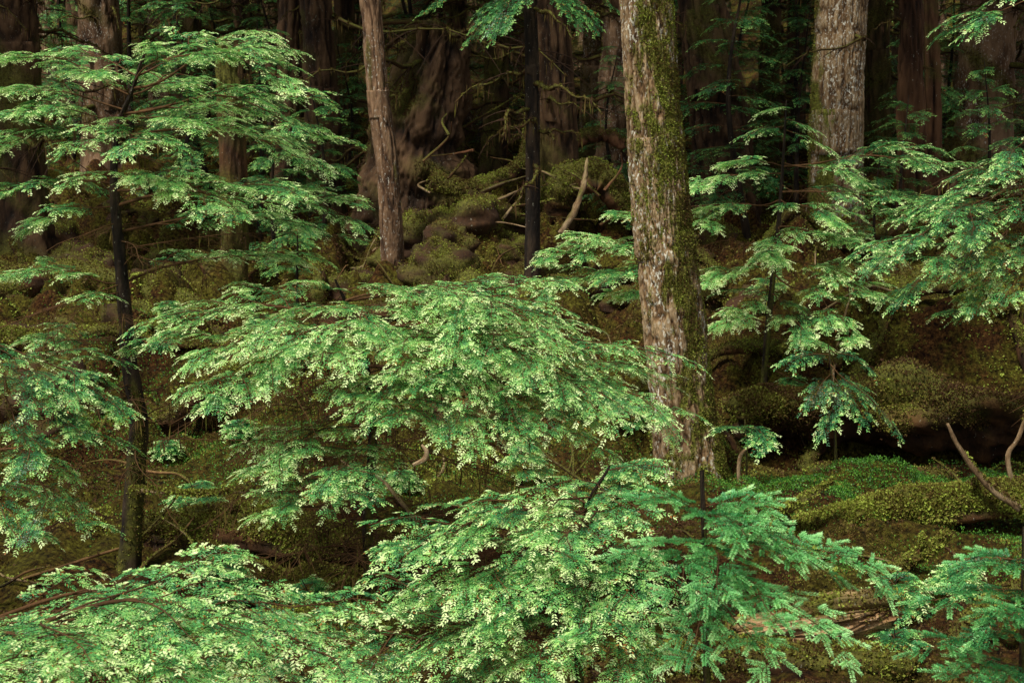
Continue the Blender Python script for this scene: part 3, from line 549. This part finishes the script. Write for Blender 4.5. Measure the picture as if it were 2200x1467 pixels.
log("mossy_log", "long low log under saplings with hanging moss", [sight(330, 1150, 7.9), sight(520, 1135, 7.8), sight(700, 1165, 7.7), sight(960, 1190, 7.6)], [.12, .14, .14, .11], M_LOG, 16000, .013, topmoss(.0), seed=6, lump=.7, amp=.04, stubs=[(.3, (.1, -.5, .8), .2, .03), (.7, (-.3, -.5, .5), .25, .03)])
log("mossy_log", "tapering mossy log on the forest floor", [sight(-60, 745, 13.4), sight(120, 730, 13.6), sight(330, 740, 13.3)], [.2, .16, .1], M_LOG, 7000, .016, topmoss(.1), seed=7, lie=.08, lump=.5)
log("mossy_log", "old log half sunk in moss", [sight(-40, 640, 15.4), sight(200, 620, 15.8), sight(460, 650, 15.2)], [.24, .2, .14], M_LOG, 9000, .016, topmoss(.1), seed=8, lie=.1, lump=.5)
log("mossy_log", "crumbling log between rocks", [sight(330, 850, 11.2), sight(480, 800, 12), sight(640, 790, 12.4)], [.12, .15, .1], M_LOG, 9000, .014, topmoss(.0), seed=18, lie=.08, lump=.6)
log("mossy_log", "long narrow log half buried in brown moss", [sight(640, 640, 15), sight(900, 640, 14.6), sight(1080, 700, 13.6)], [.13, .14, .1], M_LOG, 9000, .016, topmoss(.0), seed=19, lie=.06, lump=.6)
log("broken_log", "weathered splintered tan log with bare wood", [sight(1590, 1362, 6.2), sight(1690, 1345, 6.2), sight(1800, 1325, 6.2), sight(1905, 1308, 6.2)], [.06, .085, .09, .06], M_BROKEN, 1600, .012, topmoss(-.35, 6), seg=160, amp=.04, nth=26, nz=2.4, lump=.6, seed=9, jag=1.6)
log("mossy_log", "dark mossy log beneath the seedlings", [sight(1280, 1430, 6.1), sight(1450, 1430, 6.1), sight(1640, 1430, 6.1), sight(1950, 1440, 6.0)], [.08, .1, .11, .1], M_LOG, 10000, .012, topmoss(.0), seed=10, lump=.6)
log("mossy_log", "rough mossy log lying across brown litter", [sight(380, 1370, 6.5), sight(560, 1360, 6.5), sight(740, 1340, 6.6), sight(980, 1330, 6.8)], [.08, .1, .1, .08], M_LOG, 8000, .012, topmoss(.0), seed=12, lump=.6)
log("mossy_log", "mound-like decayed log sloping down the bank", [sight(1880, 690, 14.2), sight(1990, 790, 13), sight(2160, 870, 12.2)], [.28, .34, .26], M_LOG, 34000, .016, topmoss(.5), seed=14, lump=.9, lie=.16, amp=.07, mt=(.0, .65))
def stick(label, pts, r, mat, nt=0, name="dead_branch", mf=None, subs=(), lump=.2, amp=.004, tsz=.012, nth=4, group=None):
    e = log(name, label, [sight(*p) for p in pts], r, mat, nt, tsz, mf or topmoss(.1), seg=16, amp=amp, lump=lump, nth=nth, nz=8, cat="branch", stubs=subs)
    if group: e["group"] = group
stick("leaning lichen-covered dead branch", [(2190, 1090, 8.1), (2120, 1040, 8.1), (2060, 960, 8.1), (2035, 910, 8.1)], [.024, .02, .015, .008], M_PALE, 500, mf=topmoss(.0))
stick("upright mossy forked branch", [(2180, 1060, 8.3), (2165, 980, 8.3), (2190, 935, 8.3), (2215, 850, 8.3)], [.016, .013, .012, .007], M_PALE, 200, mf=topmoss(-.1))
stick("thick mossy branch stub rising from the floor", [(1890, 1250, 7.1), (1940, 1210, 7.15), (2000, 1180, 7.2), (2030, 1150, 7.2)], [.04, .034, .026, .014], M_LOG, 2000, mf=topmoss(.5), subs=[(.5, (.3, 0, 1), .12, .015)], lump=.6)
stick("pale mossy stub pointing from a log", [(1690, 1090, 8.2), (1730, 1070, 8.1), (1785, 1035, 8.1)], [.03, .026, .014], M_PALE, 900, mf=topmoss(.2), lump=.5)
stick("mossy root arching out of the floor", [(2000, 1440, 6.2), (2090, 1330, 6.3), (2180, 1270, 6.4), (2260, 1240, 6.5)], [.05, .045, .04, .04], M_LOG, 3000, mf=topmoss(.5), lump=.6)
stick("pale curved dead branch tip", [(888, 998, 5.8), (912, 985, 5.8), (916, 968, 5.8), (906, 955, 5.8)], [.006, .01, .009, .003], M_PALE, mf=topmoss(-.6))
stick("pale bent bare stick", [(1590, 1055, 9.6), (1587, 1000, 9.6), (1600, 965, 9.6), (1650, 945, 9.7)], [.012, .013, .01, .005], M_PALE, mf=topmoss(-.6))
stick("horizontal mossy dead limb on a young hemlock", [(285, 1050, 7.4), (400, 1058, 7.2), (520, 1055, 7.1), (640, 1040, 7.0)], [.014, .012, .01, .005], M_PALE, 1500, mf=topmoss(.3))
stick("curved bare pale branch among fallen roots", [(990, 485, 18.5), (1012, 430, 18.6), (1060, 400, 18.5), (1130, 378, 18.9)], [.02, .024, .018, .006], M_PALE, mf=topmoss(-.3))
stick("second curved bare pale branch among roots", [(1005, 495, 18.3), (1042, 445, 18.1), (1085, 422, 18.3), (1135, 400, 18.7)], [.014, .018, .016, .005], M_PALE, mf=topmoss(-.3))
stick("short bare pale fallen branch", [(1080, 470, 18.2), (1100, 445, 18.2), (1122, 420, 18.3)], [.018, .016, .006], M_PALE, mf=topmoss(-.5))
stick("long thin pale branch lying on moss", [(1000, 500, 17.8), (1030, 480, 17.8), (1080, 478, 17.8), (1140, 490, 17.8)], [.009, .011, .01, .004], M_PALE, mf=topmoss(-.5))
stick("thick bent reddish limb resting on moss", [(1205, 500, 18.3), (1235, 450, 18.3), (1255, 390, 18.5), (1262, 340, 18.8)], [.035, .042, .032, .014], M_PALE, mf=topmoss(-.2), amp=.015)
stick("long mossy curved root", [(930, 385, 19), (1000, 415, 19), (1060, 390, 19), (1125, 340, 19.2), (1135, 250, 19.5)], [.12, .13, .1, .07, .04], M_LOG, 7000, name="mossy_root", mf=topmoss(.3), lump=.8, amp=.03, tsz=.016)
stick("arched mossy root over dark hollow", [(1180, 490, 19.5), (1220, 410, 19.5), (1290, 380, 19.5), (1350, 460, 19.5)], [.16, .22, .22, .16], M_LOG, 12000, name="mossy_root", mf=topmoss(.1), lump=1., amp=.06, tsz=.016)
stick("reddish fallen rotting limb", [(1220, 310, 22), (1280, 290, 22), (1340, 310, 22)], [.1, .11, .08], M_RED, 600, mf=topmoss(-.2), amp=.04, lump=.5, tsz=.02)
for q in range(24):
    u = rng.uniform(900, 1330); v = rng.uniform(260, 500); d = rng.uniform(18, 20.5); du = rng.normal(0, 70); dv = rng.uniform(-90, 30); c = rng.normal(0, 22)
    stick("bare twisted branch in a tangle of deadwood", [(u, v, d), (u + du * .5 + c, v + dv * .6, d + .2), (u + du, v + dv, d + rng.normal(0, .5))], [.018, .013, .004], [M_PALE, M_LOG, M_RED][q % 3], 100 * (q % 3 == 1), group="tangled dead branches", tsz=.014, mf=topmoss(-.2))
def floorwood(n, d0, d1, L0, L1, r0, lift, name, label, grp, moss, seed0, mats):
    for q in range(n):
        u = rng.uniform(-50, 2250); d = rng.uniform(d0, d1); a = rng.uniform(0, 3.1); L = rng.uniform(L0, L1); p = gpt(u, d); k = 5
        s = np.linspace(-.5, .5, k); b = rng.normal(0, .25)
        xs = p[0] + np.cos(a) * L * s - np.sin(a) * L * b * s ** 2 * 2; yss = p[1] + np.sin(a) * L * s + np.cos(a) * L * b * s ** 2 * 2
        zs = ground(xs, yss) + r0 * .3 + lift * rng.uniform(.2, 1) * np.array([0, .3, .5, .7, 1.]) * (rng.random() < .7)
        e = log(name, label, np.stack([xs, yss, zs], 1), np.array([1, .95, .8, .6, .3]) * r0 * rng.uniform(.6, 1.3), mats[q % len(mats)], moss, .009 if r0 < .03 else .014, topmoss(-.2 if r0 < .03 else .0), seg=8 if r0 < .03 else 18, amp=.003 if r0 < .03 else .02, nth=4, nz=6, cat="branch", seed=seed0 + q, lump=.2 if r0 < .03 else .6); e["group"] = grp
floorwood(80, 6.2, 18, .3, 1.4, .011, .35, "fallen_stick", "thin dead stick lying across moss", "sticks on the forest floor", 80, 0, [M_PALE, M_LOG, M_TWIG])
floorwood(40, 10.5, 21, .8, 2.4, .085, .15, "mossy_root", "gnarled mossy root winding over the ground", "mossy roots on the forest floor", 2400, 90, [M_LOG])
# ------------------------------------------------------------------ light, camera
w = bpy.data.worlds.new("World"); bpy.context.scene.world = w; w.use_nodes = True; nt = w.node_tree
bg = nt.nodes['Background']; sky = nt.nodes.new("ShaderNodeTexSky"); sky.sky_type = 'NISHITA'; sky.sun_disc = False
S = Vector((-.45, -.5, 1.2)).normalized()
sky.sun_elevation = math.asin(S.z); sky.sun_rotation = math.atan2(S.x, S.y)
hs = nt.nodes.new("ShaderNodeHueSaturation"); hs.inputs['Saturation'].default_value = .1
nt.links.new(sky.outputs[0], hs.inputs['Color']); nt.links.new(hs.outputs[0], bg.inputs[0]); bg.inputs[1].default_value = .1
sl = bpy.data.lights.new("sun", 'SUN'); sl.energy = 5; sl.angle = math.radians(10); sl.color = (1, .95, .84)
so = bpy.data.objects.new("sun", sl); so.rotation_euler = S.to_track_quat('Z', 'Y').to_euler(); COL.objects.link(so)
cd = bpy.data.cameras.new("camera"); cd.lens = 50; cd.sensor_width = 36; cd.clip_end = 600; cd.dof.use_dof = True; cd.dof.focus_distance = 8; cd.dof.aperture_fstop = 11
co = bpy.data.objects.new("camera", cd); co.location = CAM; co.rotation_euler = (math.radians(90) - PITCH, 0, 0); COL.objects.link(co); bpy.context.scene.camera = co
vs = bpy.context.scene.view_settings; vs.view_transform = 'Standard'; vs.look = 'None'; vs.exposure = 0
